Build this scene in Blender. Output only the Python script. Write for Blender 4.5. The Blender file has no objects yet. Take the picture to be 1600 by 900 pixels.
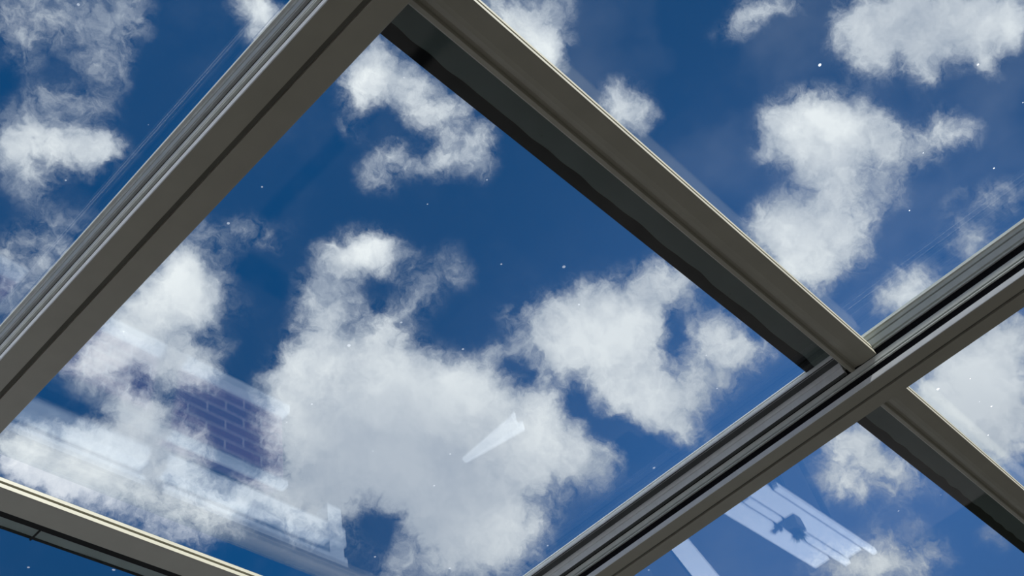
import bpy, bmesh, math, random
from mathutils import Matrix, Vector

# ---------------------------------------------------------------- camera
# World axes: X runs across the rafters, Y along the rafters towards the house, Z up.
H = 1.2                      # underside of the rafters above the lens
EYE = 1.55                   # lens above the floor
F = 1638.0 / 1600.0          # focal length in frame widths
AX = ((0.68306, 0.46307, 0.56479), (-0.70726, 0.61234, 0.35331), (-0.18237, -0.64087, 0.74567))
sc = bpy.context.scene
cam_d = bpy.data.cameras.new('camera'); cam = bpy.data.objects.new('camera', cam_d)
sc.collection.objects.link(cam); sc.camera = cam
cam_d.sensor_width = 36.0; cam_d.lens = 36.0 * F; cam_d.clip_start = 0.01; cam_d.clip_end = 500
mr = Matrix([[AX[r][0], -AX[r][1], -AX[r][2]] for r in range(3)])
cam.matrix_world = Matrix.Translation((0, 0, EYE)) @ mr.to_4x4()

def look(px, py):
    """direction in the world of a spot of the sky (photo frame 1600x900)"""
    v = Vector(((px - 800) / 1638.0, (py - 450) / 1638.0, 1.0)).normalized()
    return Vector([sum(AX[r][k] * v[k] for k in range(3)) for r in range(3)])

# ---------------------------------------------------------------- exposure
vs = sc.view_settings
vs.view_transform = 'Standard'; vs.look = 'None'; vs.gamma = 1.0; vs.exposure = 0.0
vs.use_curve_mapping = False
sc.cycles.max_bounces = 5; sc.cycles.diffuse_bounces = 3; sc.cycles.transparent_max_bounces = 20
sc.cycles.use_denoising = True
sc.cycles.use_adaptive_sampling = True; sc.cycles.adaptive_threshold = 0.012; sc.cycles.adaptive_min_samples = 20

# ---------------------------------------------------------------- sun
sun_d = bpy.data.lights.new('sun', 'SUN'); sun_d.energy = 18.0; sun_d.angle = math.radians(0.6)
sun_d.color = (1.0, 0.985, 0.97)
sun = bpy.data.objects.new('sun', sun_d); sc.collection.objects.link(sun)
sun.rotation_euler = Vector((-0.05, -0.62, 0.75)).to_track_quat('Z', 'Y').to_euler()

# ---------------------------------------------------------------- sky with clouds
# each puff: (spot x, spot y, radius, thickness in percent); a spot is a direction in the sky
PUFFS = [
 # upper left, beyond the left rafter
 (200,12,34,37),(170,22,34,31),(100,15,40,31),(140,18,36,25),(15,30,42,37),(55,20,38,28),(205,40,26,25),(160,75,32,26),(172,105,28,24),(180,125,24,17),(120,100,24,14),(42,85,28,21),(20,62,32,24),(85,45,36,19),(190,75,22,16),
 (75,148,22,24),(100,152,24,25),(125,160,24,25),(150,165,22,20),(175,172,24,9),(40,170,24,11),(50,130,24,8),
 (15,220,40,64),(45,208,34,64),(60,188,22,40),(90,222,32,60),(120,232,28,52),(145,228,26,56),(165,240,24,48),(188,240,18,36),(25,255,32,40),(48,278,26,26),(62,292,20,21),(140,256,22,36),(80,250,26,32),(110,200,14,24),
 (75,345,38,16),(100,365,38,17),(60,328,30,9),(130,335,24,11),(150,342,20,10),(60,392,38,21),(92,400,34,21),(20,370,34,14),(10,402,34,22),(32,430,34,21),(5,455,36,25),(0,510,30,37),(60,440,26,19),(25,480,30,19),
 (378,5,24,45),(400,10,22,50),(410,30,22,60),(402,50,20,40),(428,20,18,36),(440,12,18,30),(396,62,16,30),
 # centre bay, top
 (600,80,24,38),(590,98,30,60),(568,110,30,55),(558,132,26,53),(582,125,28,60),(555,150,22,47),(562,170,16,34),(618,128,28,55),(648,128,24,51),(645,142,26,42),(668,170,28,64),(692,172,26,60),(652,178,22,51),(682,196,24,38),(690,216,22,30),(722,172,18,29),(718,150,16,20),(536,195,20,17),(560,205,18,20),(545,212,18,17),
 (756,208,20,60),(738,230,26,60),(720,247,24,47),(692,257,22,42),(702,226,22,29),(752,268,18,42),(762,240,18,34),(672,260,20,29),(600,238,20,32),(590,255,22,36),(626,244,20,47),(642,264,18,42),(612,266,20,32),(576,282,18,36),(602,290,16,29),(566,260,18,19),(606,222,14,26),(612,304,14,26),(790,270,14,12),(660,285,16,10),
 # centre bay, left
 (285,398,26,60),(300,430,34,85),(270,440,38,95),(312,460,32,80),(240,470,40,95),(290,480,32,75),(220,502,38,90),(252,520,34,70),(190,530,38,85),(160,555,36,75),(130,575,34,65),(210,552,32,60),(320,485,22,50),
 (270,562,30,55),(300,545,28,50),(320,580,24,50),(256,592,28,42),(326,560,20,38),(240,570,26,36),(285,595,26,42),(325,605,18,28),
 (335,365,24,19),(368,360,24,22),(396,362,22,36),(426,375,24,19),(465,346,20,14),(340,400,30,19),(350,440,30,18),(366,470,28,14),(400,490,26,10),(350,530,20,13),(366,545,16,18),(440,385,22,10),(320,350,20,13),
 (545,398,24,75),(570,388,24,85),(594,384,22,80),(520,402,22,50),(504,394,18,28),(542,414,22,45),(575,402,22,50),
 (636,400,22,34),(704,406,26,27),(645,435,22,27),(722,436,26,20),(610,411,22,38),(670,462,24,36),(636,472,24,36),(616,486,22,32),(600,502,22,31),(680,425,26,18),(735,425,20,13),
 (500,452,26,60),(484,469,24,45),(545,475,26,52),(500,496,30,65),(516,509,30,62),(562,489,22,30),(478,435,22,24),(608,523,26,42),(588,523,26,38),(620,545,26,34),(552,515,18,-40),(640,515,22,18),(530,440,22,22),
 # big cloud in the middle
 (438,602,28,55),(458,572,30,65),(490,550,34,75),(520,560,36,70),(560,562,38,80),(600,572,38,75),(640,592,38,75),(450,625,36,80),(690,592,30,60),(720,590,30,85),(750,594,28,80),(782,602,28,60),(660,585,28,35),
 (470,660,46,80),(520,620,50,80),(580,620,55,80),(640,640,55,80),(700,640,50,80),(760,640,46,80),(810,650,44,70),(850,650,40,60),(470,700,40,70),(530,690,55,70),(600,690,60,70),(680,700,60,70),(760,700,55,70),(830,700,48,70),(880,680,42,65),(920,690,36,65),(950,700,30,65),(900,725,34,60),(935,738,24,50),(860,740,36,55),(965,705,20,40),(840,620,30,40),
 (500,740,46,55),(570,745,55,60),(650,750,55,60),(720,760,55,65),(790,755,46,60),(470,760,34,55),(468,800,34,50),(434,790,30,45),(510,816,34,50),(485,838,26,36),(540,785,38,45),(640,790,36,40),(700,800,44,60),(760,800,44,60),(800,800,34,50),(838,822,24,50),(805,835,34,50),
 (609,830,26,-45),(584,802,22,-35),(670,836,38,60),(720,830,40,50),(771,845,42,55),(704,885,46,70),(636,890,36,45),(771,890,42,60),(600,893,26,25),(812,870,26,35),(560,860,26,25),
 (798,575,24,-45),(826,592,22,-40),(905,628,24,-60),(945,662,28,-70),(985,682,30,-60),(1020,697,26,-40),
 # cloud right of the middle
 (784,488,18,28),(806,482,20,34),(834,462,14,30),(845,495,28,55),(875,490,30,70),(905,482,30,75),(930,472,30,75),(970,468,32,80),(1010,458,32,78),(1035,432,28,80),(1062,452,28,70),(1082,442,22,45),(1000,490,38,75),(960,510,40,75),(920,520,40,75),(880,525,36,65),(840,532,28,50),(812,525,22,30),(790,545,22,50),(770,550,18,30),(826,555,24,40),(860,560,30,50),(900,558,36,62),(940,552,40,70),(980,540,40,70),(1012,530,32,60),(1022,502,26,50),
 (1045,500,18,-40),(1062,530,18,-55),(1050,562,18,-35),(1090,505,20,45),(1112,498,18,40),(1100,530,26,62),(1132,530,26,58),(1102,560,30,65),(1152,545,26,66),(1182,552,22,62),(1204,540,18,50),(1132,572,28,60),(1165,572,22,45),(1090,592,30,62),(1178,592,14,50),(1232,575,14,28),(1192,575,14,30),
 (1000,592,38,65),(960,582,38,62),(1040,600,36,65),(1080,620,30,55),(1000,622,36,62),(1030,642,34,66),(1062,640,30,58),(1022,662,28,45),(1062,670,26,50),(1090,682,22,42),(1112,692,18,24),(950,612,28,50),(972,632,28,55),(1110,600,22,40),
 # lower left
 (20,702,32,70),(50,692,32,75),(60,675,20,45),(112,692,30,65),(130,675,26,60),(160,695,34,72),(200,690,36,72),(240,690,36,70),(280,700,34,68),(302,688,18,50),(290,732,30,52),(326,725,18,34),(40,732,36,75),(90,732,38,75),(140,742,38,75),(190,738,38,70),(240,742,36,60),(270,762,34,52),(100,772,36,65),(170,778,38,60),(230,792,36,45),(290,792,34,45),(330,782,32,55),(370,777,30,62),(402,765,26,52),(342,812,32,52),(300,822,32,34),(250,832,32,26),(382,800,30,46),(430,770,26,45),(90,680,14,-30),
 (185,630,20,40),(206,640,22,52),(226,640,20,48),(200,614,18,30),(266,640,18,36),(245,662,22,36),(215,658,22,40),(180,600,22,22),
 (870,800,18,26),(880,772,14,18),(845,770,20,12),(900,830,20,10),
 # right bay, top
 (770,10,34,60),(800,25,34,80),(830,15,32,60),(862,5,30,55),(815,52,30,75),(842,60,28,80),(852,82,24,80),(828,85,26,65),(864,58,22,42),(872,98,16,36),(884,62,16,24),(885,20,18,26),
 (980,165,28,80),(975,140,18,55),(960,162,22,55),(1002,180,20,65),(1026,180,13,36),(990,198,18,50),(962,185,22,50),(1008,160,12,24),
 (1172,15,24,57),(1160,30,22,55),(1150,46,20,44),(1126,52,18,31),(1192,5,24,57),(1222,2,24,46),(1252,0,22,33),(1110,57,14,22),(1030,48,10,29),
 (1340,20,34,80),(1310,55,20,70),(1335,60,30,75),(1370,42,38,80),(1405,20,42,80),(1450,20,46,80),(1500,15,46,85),(1550,15,44,85),(1592,20,40,85),(1370,82,30,65),(1350,100,20,45),(1385,98,24,65),(1382,120,16,50),(1396,118,14,40),(1420,60,32,55),(1432,82,24,26),(1455,70,30,75),(1448,100,24,80),(1452,125,20,85),(1446,145,15,70),(1432,160,10,50),(1482,68,28,50),(1520,60,34,70),(1560,50,36,75),(1590,42,30,60),(1540,85,24,65),(1556,102,20,70),(1550,122,13,50),(1526,92,18,34),(1330,112,16,18),
 (1220,185,28,75),(1250,175,32,80),(1282,175,34,85),(1310,182,34,80),(1225,215,32,80),(1262,212,36,80),(1300,212,36,75),(1340,200,32,62),(1346,168,22,35),(1370,195,26,45),(1196,230,24,70),(1175,240,16,60),(1242,242,30,65),(1280,250,32,65),(1320,242,34,80),(1360,226,34,85),(1390,226,28,75),(1392,252,26,52),(1422,236,26,55),(1442,224,24,62),(1462,206,24,75),(1480,194,22,80),(1492,214,24,75),(1516,208,20,80),(1540,204,16,60),(1450,244,22,40),(1578,220,18,32),(1556,228,16,14),(1490,268,14,42),(1484,165,10,18),(1212,160,10,30),(1240,150,9,26),
 (1290,278,28,70),(1322,272,28,65),(1302,302,28,58),(1332,296,24,45),(1362,302,24,38),(1382,286,22,42),(1402,294,20,48),(1412,310,18,36),(1372,322,24,38),(1352,330,24,42),(1430,320,16,20),
 (1190,350,26,80),(1215,337,30,80),(1250,337,34,80),(1285,342,34,80),(1312,342,32,65),(1210,376,32,80),(1250,376,38,80),(1290,376,36,75),(1330,378,28,58),(1356,390,22,40),(1240,406,34,75),(1282,406,34,65),(1322,406,26,48),(1250,432,30,70),(1276,436,26,52),(1302,426,22,32),(1340,350,24,36),(1366,350,18,20),
 (1480,320,20,38),(1500,302,20,30),(1530,310,22,49),(1560,315,22,68),(1590,300,22,61),(1572,288,16,40),(1480,345,22,30),(1502,370,22,68),(1530,382,22,70),(1515,396,20,57),(1480,400,20,30),(1462,420,18,40),(1420,442,24,81),(1400,460,24,108),(1430,465,24,94),(1380,476,20,101),(1360,495,14,54),(1442,430,20,62),(1466,440,18,54),(1545,340,20,32),(1585,330,18,27),
 # lower right
 (1590,520,40,80),(1560,532,42,80),(1530,560,42,85),(1500,592,42,85),(1460,602,36,80),(1560,592,48,80),(1590,622,46,80),(1520,632,46,80),(1480,642,40,80),(1550,672,44,75),(1590,692,36,70),(1510,682,40,65),(1560,722,30,60),(1430,620,26,70),(1470,670,30,50),
 (1320,690,28,85),(1300,722,26,75),(1345,682,28,85),(1350,722,34,80),(1382,722,30,72),(1320,762,24,75),(1290,756,18,55),(1352,756,26,58),(1402,742,26,50),(1422,736,22,32),(1402,770,22,28),(1450,762,22,26),(1472,782,22,20),(1265,742,14,34),(1440,735,22,26),
 (1350,790,16,29),(1366,815,18,39),(1400,800,18,31),(1430,812,20,39),(1450,850,22,55),(1476,856,20,47),(1400,850,24,44),(1380,872,24,60),(1330,882,28,78),(1300,892,26,78),(1360,892,28,91),(1280,870,22,47),(1402,892,26,78),(1442,888,24,62),(1270,842,18,34),(1240,890,20,23),(1340,830,16,18),(1500,830,16,13),
 (1545,838,18,60),(1560,850,16,62),(1530,828,12,26),(1574,856,12,30),
]
# soft grey undersides of the thick clouds: (x, y, radius, amount)
SHADES = [(580,780,110,.35),(1290,330,70,.3),(1350,40,80,.25),(1540,30,90,.25),(1250,380,80,.2),(880,520,60,.25),(1560,620,120,.3),(90,740,90,.25),(600,740,140,.5),(520,700,90,.35),(720,700,90,.3),(250,590,90,.45),(220,720,110,.3),(1500,660,110,.35),(1440,30,90,.35),(1010,520,90,.3),
          (1300,230,60,.15),(700,850,130,.45),(1050,640,70,.25),(850,720,90,.2)]

w = bpy.data.worlds.new('sky'); sc.world = w; w.use_nodes = True
w.cycles.sampling_method = 'MANUAL'; w.cycles.sample_map_resolution = 512
nt = w.node_tree; N = nt.nodes; L = nt.links
for n_ in list(N): N.remove(n_)
def nd(t, **k):
    n_ = N.new(t)
    for a, b in k.items(): setattr(n_, a, b)
    return n_
def inp(n_, i, v):
    if hasattr(v, 'links') or isinstance(v, bpy.types.NodeSocket): L.new(v, n_.inputs[i])
    else: n_.inputs[i].default_value = v
def math_(op, a, b=0.0, c=0.0, clamp=False):
    n_ = nd('ShaderNodeMath', operation=op, use_clamp=clamp)
    inp(n_, 0, a); inp(n_, 1, b)
    if op == 'MULTIPLY_ADD': inp(n_, 2, c)
    return n_.outputs[0]
def vmath(op, a, b, out=0, s=None):
    n_ = nd('ShaderNodeVectorMath', operation=op); inp(n_, 0, a)
    if b is not None: inp(n_, 1, b)
    if s is not None: n_.inputs['Scale'].default_value = s
    return n_.outputs[out]
def noise(vec, scale, detail, rough, dist=0.0):
    n_ = nd('ShaderNodeTexNoise'); L.new(vec, n_.inputs['Vector'])
    n_.inputs['Scale'].default_value = scale; n_.inputs['Detail'].default_value = detail
    n_.inputs['Roughness'].default_value = rough; n_.inputs['Distortion'].default_value = dist
    return n_
def smooth(v, a, b, c=0.0, d=1.0):
    n_ = nd('ShaderNodeMapRange', interpolation_type='SMOOTHSTEP'); inp(n_, 0, v)
    for i, q in enumerate((a, b, c, d)): n_.inputs[i + 1].default_value = q
    return n_.outputs[0]
def mixc(f, a, b):
    n_ = nd('ShaderNodeMix', data_type='RGBA'); inp(n_, 0, f)
    for i, q in ((6, a), (7, b)):
        if isinstance(q, tuple): n_.inputs[i].default_value = (*q, 1)
        else: L.new(q, n_.inputs[i])
    return n_.outputs[2]
P0 = vmath('NORMALIZE', nd('ShaderNodeTexCoord').outputs['Generated'], None)
wn1 = noise(P0, 12.0, 3.0, 0.55)
warp = vmath('SCALE', vmath('SUBTRACT', wn1.outputs['Color'], (0.5, 0.5, 0.5)), None, s=0.022)
wn2 = noise(P0, 44.0, 5.0, 0.62)
warp2 = vmath('SCALE', vmath('SUBTRACT', wn2.outputs['Color'], (0.5, 0.5, 0.5)), None, s=0.024)
PW = vmath('NORMALIZE', vmath('ADD', vmath('ADD', P0, warp), warp2), None)
def field(lst, vec, gain):
    acc = 0.0
    for (x, y, r, a) in lst:
        c = look(x, y)
        rad = 0.5 * ((look(x + r, y) - c).length + (look(x, y + r) - c).length)
        k = math.log(2) / (0.95 * rad) ** 2                       # soft round puff, half as thick near its radius
        e = math_('EXPONENT', math_('MULTIPLY_ADD', vmath('DOT_PRODUCT', vec, tuple(c), out=1), 2 * k, -2 * k))
        acc = math_('MULTIPLY_ADD', e, a * gain * (1 + max(0, 32 - r) / 22.0), acc)
    return acc
dens = field(PUFFS, PW, 0.0082)
shade = field(SHADES, PW, 1.0)
# outside the part of the sky the photograph shows, clouds of the same kind from noise alone
mid = look(800, 450)
away = smooth(vmath('DISTANCE', P0, tuple(mid), out=1), 0.58, 0.80)
far = noise(P0, 4.2, 6.0, 0.6, 0.3)
dens = math_('ADD', dens, math_('MULTIPLY', away, smooth(far.outputs[0], 0.50, 0.68)))
fine = noise(PW, 27.0, 8.0, 0.62, 0.25)
fine2 = noise(PW, 74.0, 6.0, 0.66, 0.35)
rag = math_('ADD', math_('MULTIPLY', math_('SUBTRACT', fine.outputs[0], 0.49), 1.25), math_('MULTIPLY', math_('SUBTRACT', fine2.outputs[0], 0.49), 1.15))
body = math_('MULTIPLY', rag, smooth(dens, 0.0, 0.34))          # ragged only where there is cloud
d2 = math_('ADD', dens, body)
alpha = smooth(d2, 0.02, 0.95, 0.0, 0.97)
# thin haze veil everywhere, faint
veil = noise(P0, 7.0, 5.0, 0.6)
alpha = math_('MAXIMUM', alpha, smooth(veil.outputs[0], 0.50, 0.90, 0.0, 0.08))
billow = noise(PW, 16.0, 7.0, 0.5)
core = smooth(d2, 0.25, 1.9)
lit = math_('ADD', core, math_('MULTIPLY', math_('SUBTRACT', billow.outputs[0], 0.5), 1.6), clamp=True)
bright = math_('MULTIPLY', lit, math_('MAXIMUM', math_('MULTIPLY_ADD', shade, -0.85, 1.0), 0.22))
cloud = mixc(bright, (0.38, 0.44, 0.54), (0.93, 0.965, 0.985))
# blue of the clear sky: deep overhead, lighter towards the lower right
lo = look(1500, 1000); hi = look(500, -50)
g_ = smooth(vmath('DISTANCE', P0, tuple(lo), out=1), 0.62, 0.05)
blue = mixc(g_, (0.0050, 0.061, 0.190), (0.046, 0.148, 0.40))
skyc = mixc(alpha, blue, cloud)
sep = nd('ShaderNodeSeparateXYZ'); L.new(P0, sep.inputs[0])
side_glow = smooth(sep.outputs[0], -0.45, -0.9)                                         # unseen glow added low on the -X side to light the rafter lips
haze = mixc(side_glow, (0.80, 0.86, 0.92), (2.2, 2.35, 2.4))
skyc = mixc(smooth(sep.outputs[2], 0.10, 0.38), haze, skyc)
skyc = mixc(smooth(sep.outputs[2], -0.02, 0.02), (0.022, 0.025, 0.02), skyc)
bg = nd('ShaderNodeBackground'); L.new(skyc, bg.inputs[0]); bg.inputs[1].default_value = 1.10
wo = nd('ShaderNodeOutputWorld'); L.new(bg.outputs[0], wo.inputs[0])

# ---------------------------------------------------------------- materials
class MT:
    def __init__(s, name):
        s.m = bpy.data.materials.new(name); s.m.use_nodes = True
        s.t = s.m.node_tree; s.n = s.t.nodes; s.l = s.t.links
        for n_ in list(s.n): s.n.remove(n_)
        s.out = s.n.new('ShaderNodeOutputMaterial')
    def new(s, t, **k):
        n_ = s.n.new(t)
        for a, b in k.items():
            if a in n_.inputs.keys() if hasattr(n_.inputs, 'keys') else False: pass
            setattr(n_, a, b)
        return n_
def paint(name, col, rough=0.45, var=0.12, spec=0.5, bump=0.0, scale=20.0):
    q = MT(name); b = q.new('ShaderNodeBsdfPrincipled')
    tc = q.new('ShaderNodeTexCoord'); nz = q.new('ShaderNodeTexNoise')
    nz.inputs['Scale'].default_value = scale; nz.inputs['Detail'].default_value = 5
    q.l.new(tc.outputs['Object'], nz.inputs['Vector'])
    r = q.new('ShaderNodeValToRGB')
    r.color_ramp.elements[0].position = 0.3; r.color_ramp.elements[1].position = 0.7
    r.color_ramp.elements[0].color = (*[c * (1 - var) for c in col], 1)
    r.color_ramp.elements[1].color = (*[min(1, c * (1 + var)) for c in col], 1)
    q.l.new(nz.outputs[0], r.inputs[0]); q.l.new(r.outputs[0], b.inputs['Base Color'])
    b.inputs['Roughness'].default_value = rough; b.inputs['Specular IOR Level'].default_value = spec
    if bump:
        bp = q.new('ShaderNodeBump'); bp.inputs['Strength'].default_value = bump; bp.inputs['Distance'].default_value = 0.002
        q.l.new(nz.outputs[0], bp.inputs['Height']); q.l.new(bp.outputs[0], b.inputs['Normal'])
    q.l.new(b.outputs[0], q.out.inputs[0]); return q.m
M_ALU = paint('powder_coated_aluminium', (0.225, 0.215, 0.168), 0.42, 0.05)
M_TRACK = paint('track_aluminium', (0.50, 0.53, 0.50), 0.45, 0.05, scale=60)
M_SILVER = paint('lit_anodised_aluminium', (0.58, 0.61, 0.62), 0.42, 0.05, scale=60)  # anodised tone, lightened to stand in for sky light on side faces
M_GROOVE = paint('groove_shade_brown', (0.10, 0.098, 0.08), 0.8, 0.1, 0.1)  # shade of the beam's groove put into a dark colour
M_GAP = paint('stile_shade_grey', (0.055, 0.060, 0.060), 0.6, 0.15, 0.3)  # shade under the stile's steps put into a dark colour
M_RUB = paint('black_rubber', (0.004, 0.0045, 0.0045), 0.7, 0.3, 0.1)
M_SLOT = paint('slot_shade_black', (0.006, 0.006, 0.008), 0.9, 0.5, 0.1, scale=200)  # darkness of the deep track slots put into the colour
M_EDGE = paint('shaded_flange', (0.075, 0.100, 0.092), 0.5, 0.08)  # same paint as the rail, with the deep shade put into the colour
M_EDGE2 = paint('grey_flange', (0.22, 0.26, 0.25), 0.5, 0.12)  # lighter flange tone for the lowest rail
M_DARK = paint('dark_metal', (0.03, 0.03, 0.03), 0.5, 0.1)
M_WHITE = paint('white_upvc', (0.52, 0.58, 0.64), 0.45, 0.06)
M_DECK = paint('deck_boards', (0.012, 0.011, 0.010), 0.8, 0.3, scale=6)

def glass(name, dust, spec_lift=1.0, tint=(0.95, 0.965, 0.965)):
    q = MT(name)
    tr = q.new('ShaderNodeBsdfTransparent'); tr.inputs[0].default_value = (*tint, 1)
    gl = q.new('ShaderNodeBsdfGlossy'); gl.inputs['Roughness'].default_value = 0.0
    lw = q.new('ShaderNodeLayerWeight'); lw.inputs[0].default_value = 0.5
    p5 = q.new('ShaderNodeMath', operation='POWER'); q.l.new(lw.outputs['Facing'], p5.inputs[0]); p5.inputs[1].default_value = 4.0
    fr = q.new('ShaderNodeMath', operation='MULTIPLY_ADD'); q.l.new(p5.outputs[0], fr.inputs[0])
    fr.inputs[1].default_value = 0.9; fr.inputs[2].default_value = 0.045 * spec_lift
    m1 = q.new('ShaderNodeMixShader'); q.l.new(fr.outputs[0], m1.inputs[0]); q.l.new(tr.outputs[0], m1.inputs[1]); q.l.new(gl.outputs[0], m1.inputs[2])
    # dust: sparse specks and dried drops plus a very faint film
    tc = q.new('ShaderNodeTexCoord')
    vo = q.new('ShaderNodeTexVoronoi'); vo.inputs['Scale'].default_value = 24.0; q.l.new(tc.outputs['Object'], vo.inputs['Vector'])
    sepc = q.new('ShaderNodeSeparateColor'); q.l.new(vo.outputs['Color'], sepc.inputs[0])
    sz = q.new('ShaderNodeMath', operation='POWER'); q.l.new(sepc.outputs[0], sz.inputs[0]); sz.inputs[1].default_value = 4.0
    sz2 = q.new('ShaderNodeMath', operation='MULTIPLY'); q.l.new(sz.outputs[0], sz2.inputs[0]); sz2.inputs[1].default_value = 0.075
    lt = q.new('ShaderNodeMath', operation='LESS_THAN'); q.l.new(vo.outputs['Distance'], lt.inputs[0]); q.l.new(sz2.outputs[0], lt.inputs[1])
    nz = q.new('ShaderNodeTexNoise'); nz.inputs['Scale'].default_value = 5.0; nz.inputs['Detail'].default_value = 6; q.l.new(tc.outputs['Object'], nz.inputs['Vector'])
    mp = q.new('ShaderNodeMapRange'); q.l.new(nz.outputs[0], mp.inputs[0])
    mp.inputs[1].default_value = 0.45; mp.inputs[2].default_value = 0.8; mp.inputs[3].default_value = 0.0; mp.inputs[4].default_value = 0.012 * dust * dust
    ms = q.new('ShaderNodeMath', operation='MULTIPLY_ADD', use_clamp=True); q.l.new(lt.outputs[0], ms.inputs[0]); ms.inputs[1].default_value = 0.55 * dust; q.l.new(mp.outputs[0], ms.inputs[2])
    df = q.new('ShaderNodeBsdfTranslucent'); df.inputs[0].default_value = (0.55, 0.58, 0.6, 1)
    m2 = q.new('ShaderNodeMixShader'); q.l.new(ms.outputs[0], m2.inputs[0]); q.l.new(m1.outputs[0], m2.inputs[1]); q.l.new(df.outputs[0], m2.inputs[2])
    q.l.new(m2.outputs[0], q.out.inputs[0]); return q.m
M_GLASS = glass('roof_glass', 0.25)
M_GLASS_D = glass('dusty_roof_glass', 1.0)
M_WIN = glass('window_glass', 0.1)

def brick():
    q = MT('red_brick'); b = q.new('ShaderNodeBsdfPrincipled'); tc = q.new('ShaderNodeTexCoord')
    mp = q.new('ShaderNodeMapping'); mp.inputs['Rotation'].default_value = (math.pi / 2, 0, 0)
    q.l.new(tc.outputs['Object'], mp.inputs[0])
    bt = q.new('ShaderNodeTexBrick'); q.l.new(mp.outputs[0], bt.inputs['Vector'])
    bt.inputs['Color1'].default_value = (0.17, 0.075, 0.12, 1); bt.inputs['Color2'].default_value = (0.12, 0.06, 0.10, 1)
    bt.inputs['Mortar'].default_value = (0.34, 0.30, 0.34, 1); bt.inputs['Scale'].default_value = 1.0
    bt.inputs['Brick Width'].default_value = 0.200; bt.inputs['Row Height'].default_value = 0.060
    bt.inputs['Mortar Size'].default_value = 0.006
    q.l.new(bt.outputs[0], b.inputs['Base Color']); b.inputs['Roughness'].default_value = 0.9
    bp = q.new('ShaderNodeBump'); bp.inputs['Distance'].default_value = 0.006; q.l.new(bt.outputs['Fac'], bp.inputs['Height']); bp.invert = True
    q.l.new(bp.outputs[0], b.inputs['Normal'])
    q.l.new(b.outputs[0], q.out.inputs[0]); return q.m
M_BRICK = brick()

# ---------------------------------------------------------------- helpers
def W(a): return a * H                       # lens-height units -> metres
def ZW(z): return EYE + z * H
def link_mesh(name, verts, faces, mat, parent=None):
    me = bpy.data.meshes.new(name); me.from_pydata(verts, [], faces); me.update()
    bm = bmesh.new(); bm.from_mesh(me); bmesh.ops.recalc_face_normals(bm, faces=bm.faces); bm.to_mesh(me); bm.free()
    o = bpy.data.objects.new(name, me); sc.collection.objects.link(o); me.materials.append(mat)
    if parent: o.parent = parent; o.matrix_parent_inverse = parent.matrix_world.inverted()
    return o
def root(name, loc, label, cat, group=None):
    o = bpy.data.objects.new(name, None); sc.collection.objects.link(o)
    o.location = loc; o.empty_display_size = 0.1; bpy.context.view_layer.update()
    o['label'] = label; o['category'] = cat; o['kind'] = 'thing'
    if group: o['group'] = group
    return o
def extr(name, prof, axis, a0, a1, mat, parent=None, n=1):
    """closed profile [(p, z)] in lens-height units swept along 'x' or 'y' from a0 to a1"""
    V = []; k = len(prof)
    for i in range(n + 1):
        t = a0 + (a1 - a0) * i / n
        for (p, z) in prof:
            V.append((W(p), W(t), ZW(z)) if axis == 'y' else (W(t), W(p), ZW(z)))
    Fc = [tuple(range(k)), tuple(range(n * k, n * k + k))]
    for i in range(n):
        for j in range(k):
            Fc.append((i * k + j, i * k + (j + 1) % k, (i + 1) * k + (j + 1) % k, (i + 1) * k + j))
    return link_mesh(name, V, Fc, mat, parent)
def box(name, x0, x1, y0, y1, z0, z1, mat, parent=None):
    return extr(name, [(x0, z0), (x1, z0), (x1, z1), (x0, z1)], 'y', y0, y1, mat, parent)
def strip(name, prof_fn, x0, x1, n, mat, parent=None):
    """profile that changes along x (wavy sealant bead)"""
    V = []; k = None
    for i in range(n + 1):
        t = x0 + (x1 - x0) * i / n; pr = prof_fn(t); k = len(pr)
        for (p, z) in pr: V.append((W(t), W(p), ZW(z)))
    Fc = [tuple(range(k)), tuple(range(n * k, n * k + k))]
    for i in range(n):
        for j in range(k): Fc.append((i * k + j, i * k + (j + 1) % k, (i + 1) * k + (j + 1) % k, (i + 1) * k + j))
    return link_mesh(name, V, Fc, mat, parent)

YN, YH = -2.3, 2.5                           # far eaves end and house wall, in lens-height units

# ---------------------------------------------------------------- house wall and floor (seen only as reflections in the glass)
FZ = -EYE / H
def struct(o): o['kind'] = 'structure'; return o
struct(box('floor', -4.5, 6.0, -3.5, YH + 0.2, FZ - 0.08, FZ, M_DECK))
def wall():
    # dwarf brick wall with a wide white window above it; solid brick again over the window
    V = []; Fc = []
    def bx(x0, x1, z0, z1):
        b = len(V)
        for x in (x0, x1):
            for y in (YH, YH + 0.18):
                for z in (z0, z1): V.append((W(x), W(y), ZW(z)))
        for f in ((0, 1, 3, 2), (4, 6, 7, 5), (0, 4, 5, 1), (2, 3, 7, 6), (0, 2, 6, 4), (1, 5, 7, 3)): Fc.append(tuple(b + i for i in f))
    bx(-4.5, 2.02, -0.90, -0.56); bx(-4.5, 2.3, 0.62, 0.90); bx(-4.5, -2.6, -0.56, 0.62)
    return struct(link_mesh('wall_back', V, Fc, M_BRICK))
wall()
struct(box('trim_2', -4.5, 2.03, YH - 0.04, YH + 0.18, -0.94, -0.90, M_WHITE))
struct(box('trim_3', -4.5, 2.03, YH - 0.02, YH + 0.18, FZ, -0.94, M_DARK))
struct(box('door_1', 2.31, 4.6, YH, YH + 0.06, FZ, 0.90, M_DARK))
wf = bpy.data.objects.new('window_1', None); sc.collection.objects.link(wf); wf['kind'] = 'structure'
wf.location = (W(0), W(YH), ZW(-0.5)); bpy.context.view_layer.update()
box('window_sill', -2.6, 2.03, YH - 0.015, YH + 0.02, -0.56, -0.535, M_WHITE, wf)
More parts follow.
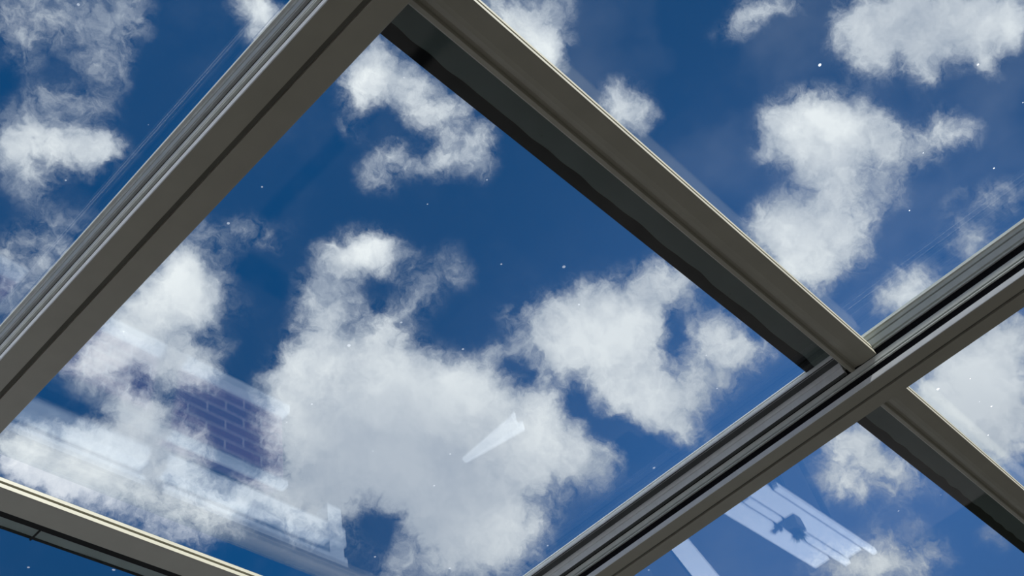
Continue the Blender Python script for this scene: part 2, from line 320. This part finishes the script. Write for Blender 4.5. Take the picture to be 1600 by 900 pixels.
for (z0, z1) in ((-0.44, -0.36), (-0.30, -0.16), (0.52, 0.62)):
    box('window_frame', -2.6, 2.3, YH - 0.02, YH + 0.06, z0, z1, M_WHITE, wf)
for x in (-2.6, -0.95, 0.7, 2.22):
    box('window_mullion', x, x + 0.07, YH - 0.015, YH + 0.05, -0.535, 0.52, M_WHITE, wf)
box('window_pane', -2.6, 2.3, YH + 0.02, YH + 0.03, -0.535, 0.52, M_WIN, wf)
struct(box('trim_1', -4.5, 6.0, YH - 0.06, YH + 0.18, 0.90, 1.0, M_WHITE))     # wall plate that carries the rafters

# ---------------------------------------------------------------- rafters
def rafter(X, y0, y1, label):
    """X = near lower edge of the beam's underside; track channels stacked on its -X side"""
    r = root('rafter', (W(X), W(YH), ZW(1.0)), label, 'roof beam', 'rafters of the glass roof')
    Wd = 0.0645; g = 0.0271
    beam = [(X + 0.0013, 1.0), (X + g, 1.0), (X + g + 0.0003, 1.0034), (X + g + 0.0064, 1.0034), (X + g + 0.0067, 1.0),
            (X + Wd - 0.001, 1.0), (X + Wd, 1.001), (X + Wd, 1.088), (X + 0.022, 1.088), (X + 0.022, 1.0094), (X + 0.0012, 1.0094), (X + 0.0012, 1.0008)]
    extr('beam', beam, 'y', y0, y1, M_ALU, r)
    extr('lit_lip', [(X + 0.0011, 1.0004), (X, 1.0006), (X, 1.0094), (X + 0.0011, 1.0094)], 'y', y0, y1, M_SILVER, r)  # beam's own lip, coloured paler for the sky light falling on it
    extr('groove_shade', [(X + g + 0.0008, 1.0026), (X + g + 0.0059, 1.0026), (X + g + 0.0059, 1.0033), (X + g + 0.0008, 1.0033)], 'y', y0, y1, M_GROOVE, r)  # dark strip painted in for the groove's shade
    d = X + 0.0218
    fins = [
     ('lower_track_rail', [(X, 1.0222), (X, 1.0240), (X + .003, 1.0246), (X + .003, 1.0262), (X, 1.0268), (X, 1.0352), (d, 1.0352), (d, 1.0222)]),
     ('upper_track_rail', [(X, 1.0488), (X, 1.0504), (X + .003, 1.0510), (X + .003, 1.0542), (X, 1.0548), (X, 1.0655), (X + .004, 1.0660), (X + .004, 1.0680),
                           (X, 1.0684), (X, 1.0748), (X - .003, 1.0752), (X - .003, 1.0800), (d, 1.0800), (d, 1.0488)]),
    ]
    for nme, pr in fins: extr(nme, pr, 'y', y0, y1, M_TRACK, r)
    for (z0, z1) in ((1.0094, 1.0222), (1.0352, 1.0488)):
        extr('slot_shade', [(X + 0.0035, z0), (d - 0.0002, z0), (d - 0.0002, z1), (X + 0.0035, z1)], 'y', y0, y1, M_SLOT, r)  # black fill added as the shade inside the slots
    return r
XL, XR = 0.3325, 1.3425
rafter(XL, YN, YH - 0.0, 'wide grey roof beam running from the left edge up to the top')
rafter(XR, YN, YH - 0.0, 'grey aluminium roof beam with two black track slots, crossing the right half of the roof')

# ---------------------------------------------------------------- sliding panels
def panel(x0, x1, y0, y1, zb, zs, zg, label, mats=M_GLASS, yl=0.1025, stile=True, seed=1, xs0=None, xs1=None, w1=0.0405, reflection_x=None, top=True, wav=1.0, edge=None, gasket=0, bw=0.0165):
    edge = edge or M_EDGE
    """framed pane: y0 = edge of its top rail nearest the eaves, zb = underside of that rail, zg = underside of the pane"""
    r = root('glazed_panel', (W(x0), W(y0), ZW(zb)), label, 'roof panel', 'glazed panels of the sliding roof')
    xa = x0 if xs0 is None else xs0; xb = x1 if xs1 is None else xs1
    if top:
        h = zs - zb
        rb_ = 0.0 if gasket else 1.0
        rail = [(y0, zb + 0.0006), (y0 + 0.0006, zb), (y0 + w1 * 0.55, zb), (y0 + w1 * 0.70, zb + 0.0006 * rb_), (y0 + w1 * 0.86, zb + 0.0022 * rb_), (y0 + w1 * 0.97, zb + 0.0022 * rb_), (y0 + w1, zb - 0.0006 * rb_), (y0 + w1 + 0.0016, zb - 0.0022 * rb_),
                (y0 + w1 + 0.0068, zb - 0.0012 * rb_), (y0 + w1 + 0.0090, zb + 0.002), (y0 + w1 + 0.0100, zg - 0.0006), (y0 + 0.010, zg - 0.0006), (y0 + 0.0005, zs),
                (y0 - 0.0002, zs - 0.0004), (y0 - 0.0002, zb + h * 0.64), (y0 + 0.0035, zb + h * 0.60), (y0 + 0.0035, zb + h * 0.44), (y0, zb + h * 0.40)]
        extr('top_rail', rail, 'x', xa, xb, M_ALU, r)
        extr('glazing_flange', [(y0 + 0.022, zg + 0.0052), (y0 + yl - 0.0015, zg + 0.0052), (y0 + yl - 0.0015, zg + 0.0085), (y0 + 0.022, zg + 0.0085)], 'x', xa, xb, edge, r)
        if gasket: extr('glazing_gasket', [(y0 + 0.050, zg - 0.0015), (y0 + gasket, zg - 0.0015), (y0 + gasket, zg - 0.0003), (y0 + 0.050, zg - 0.0003)], 'x', xa, xb, M_RUB, r)
        rnd = random.Random(seed)
        ph = [(rnd.uniform(0, 6.28), rnd.uniform(35, 150), rnd.uniform(0.2, 1)) for _ in range(14)]
        def bead(t):
            o_ = sum(a_ * math.sin(p_ + f_ * t) / (0.5 + f_ / 45.0) for p_, f_, a_ in ph) * 0.0010 * wav
            ya = y0 + yl - bw + o_
            return [(ya, zg + 0.0048), (y0 + yl, zg + 0.0048), (y0 + yl, zg + 0.0051), (ya, zg + 0.0051)]
        strip('sealant_bead', bead, xa + 0.003, xb - 0.003, 420, M_RUB, r)
    extr('glass_pane', [(y0 + (0.012 if top else 0), zg), (y1, zg), (y1, zg + 0.0045), (y0 + (0.012 if top else 0), zg + 0.0045)], 'x', x0 + 0.002, x1 - 0.002, mats, r)
    if reflection_x is not None:
        box('reflection_mark', reflection_x - 0.0015, reflection_x + 0.0015, y0 + 0.082, y0 + yl - 0.004, zg - 0.0012, zg - 0.0002, M_RUB, r)  # dark reflection in the pane, drawn as a thin strip
    return r
def stile(r, X, ya, yb):
    """side stile of a lower panel, riding in the upper slot in front of the rafter's rails (X = rafter's side)"""
    pr = [(X - 0.0003, 1.0368), (X - 0.0085, 1.0368), (X - 0.0090, 1.0374), (X - 0.0090, 1.0476), (X - 0.0080, 1.0480), (X - 0.0080, 1.0486), (X - 0.0095, 1.0490),
          (X - 0.0100, 1.0570), (X - 0.0240, 1.0572), (X - 0.0240, 1.0582), (X - 0.0262, 1.0582), (X - 0.0268, 1.0588), (X - 0.0268, 1.0652), (X - 0.0290, 1.0656), (X - 0.0290, 1.0672), (X - 0.0008, 1.0672), (X - 0.0008, 1.0484), (X - 0.0003, 1.0484)]
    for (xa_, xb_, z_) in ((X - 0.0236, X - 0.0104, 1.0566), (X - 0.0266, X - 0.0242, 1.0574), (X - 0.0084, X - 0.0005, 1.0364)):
        extr('stile_shade', [(xa_, z_), (xb_, z_), (xb_, z_ + 0.0004), (xa_, z_ + 0.0004)], 'y', ya, yb, M_GAP, r)  # dark strips standing in for shade on the stile's undersides
    return extr('side_stile', pr, 'y', ya, yb, M_SILVER, r)

XLi, XRi = XL + 0.0647, XR                 # clear bay between the two rafters
# upper pane of the middle bay and the panel that slides under it
pA = panel(XLi, XRi - 0.0035, YN, 0.2600, 1.0, 1.0, 1.0755, 'dusty roof pane at the top right, above the long diagonal bar', M_GLASS_D, top=False)
pB = panel(XLi + 0.004, XRi - 0.0300, 0.2357, 1.1500, 1.0362, 1.0585, 1.0600, 'large middle roof pane with dark-edged top rail, between the two roof beams', seed=4, xs0=XLi + 0.001, xs1=XRi - 0.0003, wav=1.0)
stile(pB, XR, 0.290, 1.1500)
box('side_stile', XLi + 0.0005, XLi + 0.004, 0.30, 1.1500, 1.052, 1.0650, M_TRACK, pB)
pC = panel(XLi + 0.001, XRi - 0.004, 1.1540, YH - 0.07, 1.0096, 1.0262, 1.0335, 'lowest roof pane and its sunlit rail, in the bottom left corner', yl=0.113, seed=9, w1=0.037, reflection_x=0.536*1.0335, wav=0.3, edge=M_EDGE2, gasket=0.0815, bw=0.006)
# bay right of the right rafter
XQ = XR + 0.0647
pD = panel(XQ, 2.34, YN, 0.262, 1.0, 1.0, 1.0740, 'roof pane with bright clouds at the right edge, beyond the right beam', M_GLASS_D, top=False)
pE = panel(XQ, 2.34, 0.2375, YH - 0.07, 1.0035, 1.024, 1.0270, 'roof pane in the bottom right corner with its short bar', seed=13, w1=0.0400)
# bay left of the left rafter
pF = panel(-0.63, XL - 0.0035, YN, YH - 0.07, 1.0, 1.0, 1.0755, 'roof pane in the upper left, beyond the left roof beam', top=False)

# ---------------------------------------------------------------- unseen stand-ins below, added for the reflections they give
def stand_in_slats():  # slatted shape added to give pale streaks in the glass
    r = root('stand_in_bench', (W(4.2), W(1.45), ZW(FZ)), 'unseen white slats added to mirror as faint streaks in the bottom right pane', 'stand_in_slats')
    for (ya, yb, dx) in ((1.34, 1.365, 0.10), (1.375, 1.455, 0.0), (1.468, 1.50, 0.05), (1.515, 1.60, -0.08)):
        box('slat', 3.72 + dx, 4.62 + dx, ya, yb, -0.64, -0.615, M_WHITE, r)
    for x in (3.86, 4.44):
        for y in (1.38, 1.53): box('leg', x, x + 0.03, y, y + 0.03, FZ, -0.64, M_DARK, r)
stand_in_slats()
def stand_in_leaves():  # leafy shape added for a small dark mark among the streaks
    r = root('stand_in_plant', (W(4.08), W(1.44), ZW(-0.615)), 'unseen dark leaves added to mirror as a small mark in the bottom right pane', 'stand_in_leaves')
    extr('pot', [(4.05, -0.615), (4.11, -0.615), (4.12, -0.55), (4.04, -0.55)], 'y', 1.41, 1.47, M_DARK, r)
    rnd = random.Random(3); V = []; Fc = []
    for k in range(60):
        a = rnd.uniform(0, 6.283); t = rnd.uniform(0.2, 1.2); l = rnd.uniform(0.03, 0.065); b = len(V)
        p = Vector((4.08, 1.44, -0.55)); d = Vector((math.cos(a) * math.sin(t), math.sin(a) * math.sin(t), math.cos(t))); s_ = Vector((-math.sin(a), math.cos(a), 0)) * 0.008
        for q in (p, p + d * l * .5 + s_, p + d * l, p + d * l * .5 - s_, p + d * l * .5 + Vector((0, 0, 0.003))): V.append((W(q.x), W(q.y), ZW(q.z)))
        Fc += [(b, b + 1, b + 4), (b + 1, b + 2, b + 4), (b + 2, b + 3, b + 4), (b + 3, b, b + 4)]
    link_mesh('leaves', V, Fc, paint('dark_leaf', (0.015, 0.03, 0.012), 0.6), r)
stand_in_leaves()
def cone(name, p0, p1, r0, r1, mat, parent, n=10):
    p0 = Vector(p0); p1 = Vector(p1); ax = (p1 - p0).normalized(); u = ax.cross(Vector((0, 0, 1))).normalized(); v = ax.cross(u)
    V = []
    for p, rr in ((p0, r0), (p1, r1)):
        for k in range(n):
            q = p + (u * math.cos(k * 6.2832 / n) + v * math.sin(k * 6.2832 / n)) * rr * (1 if k % 2 else 0.8); V.append((W(q.x), W(q.y), ZW(q.z)))
    Fc = [tuple(range(n)), tuple(range(n, 2 * n))] + [(k, (k + 1) % n, n + (k + 1) % n, n + k) for k in range(n)]
    return link_mesh(name, V, Fc, mat, parent)
def stand_in_parasol():  # white cone added to give a pale spike in the glass
    r = root('stand_in_parasol', (W(2.84), W(2.1), ZW(FZ)), 'unseen white cone added to mirror as a pale spike in the big middle pane', 'stand_in_parasol')
    z = FZ + 0.075
    # lies on the floor, tip towards the house
    cone('canopy', (3.16, 2.15, z), (3.13, 2.64, z), 0.055, 0.004, M_WHITE, r)
    cone('pole', (3.17, 1.95, z), (3.16, 2.15, z), 0.012, 0.012, M_DARK, r)
stand_in_parasol()
def stand_in_plank():  # white board added to give a pale band in the glass
    r = root('stand_in_plank', (W(5.0), W(2.4), ZW(FZ)), 'unseen pale board added to mirror at the bottom edge, below the right roof beam', 'stand_in_plank')
    V = []
    for z in (FZ, FZ + 0.03):
        for (x, y) in ((4.60, 2.24), (4.63, 2.36), (5.45, 2.60), (5.48, 2.47)): V.append((W(x), W(y), ZW(z)))
    link_mesh('board', V, [(0, 1, 2, 3), (4, 5, 6, 7), (0, 1, 5, 4), (1, 2, 6, 5), (2, 3, 7, 6), (3, 0, 4, 7)], M_WHITE, r)
stand_in_plank()
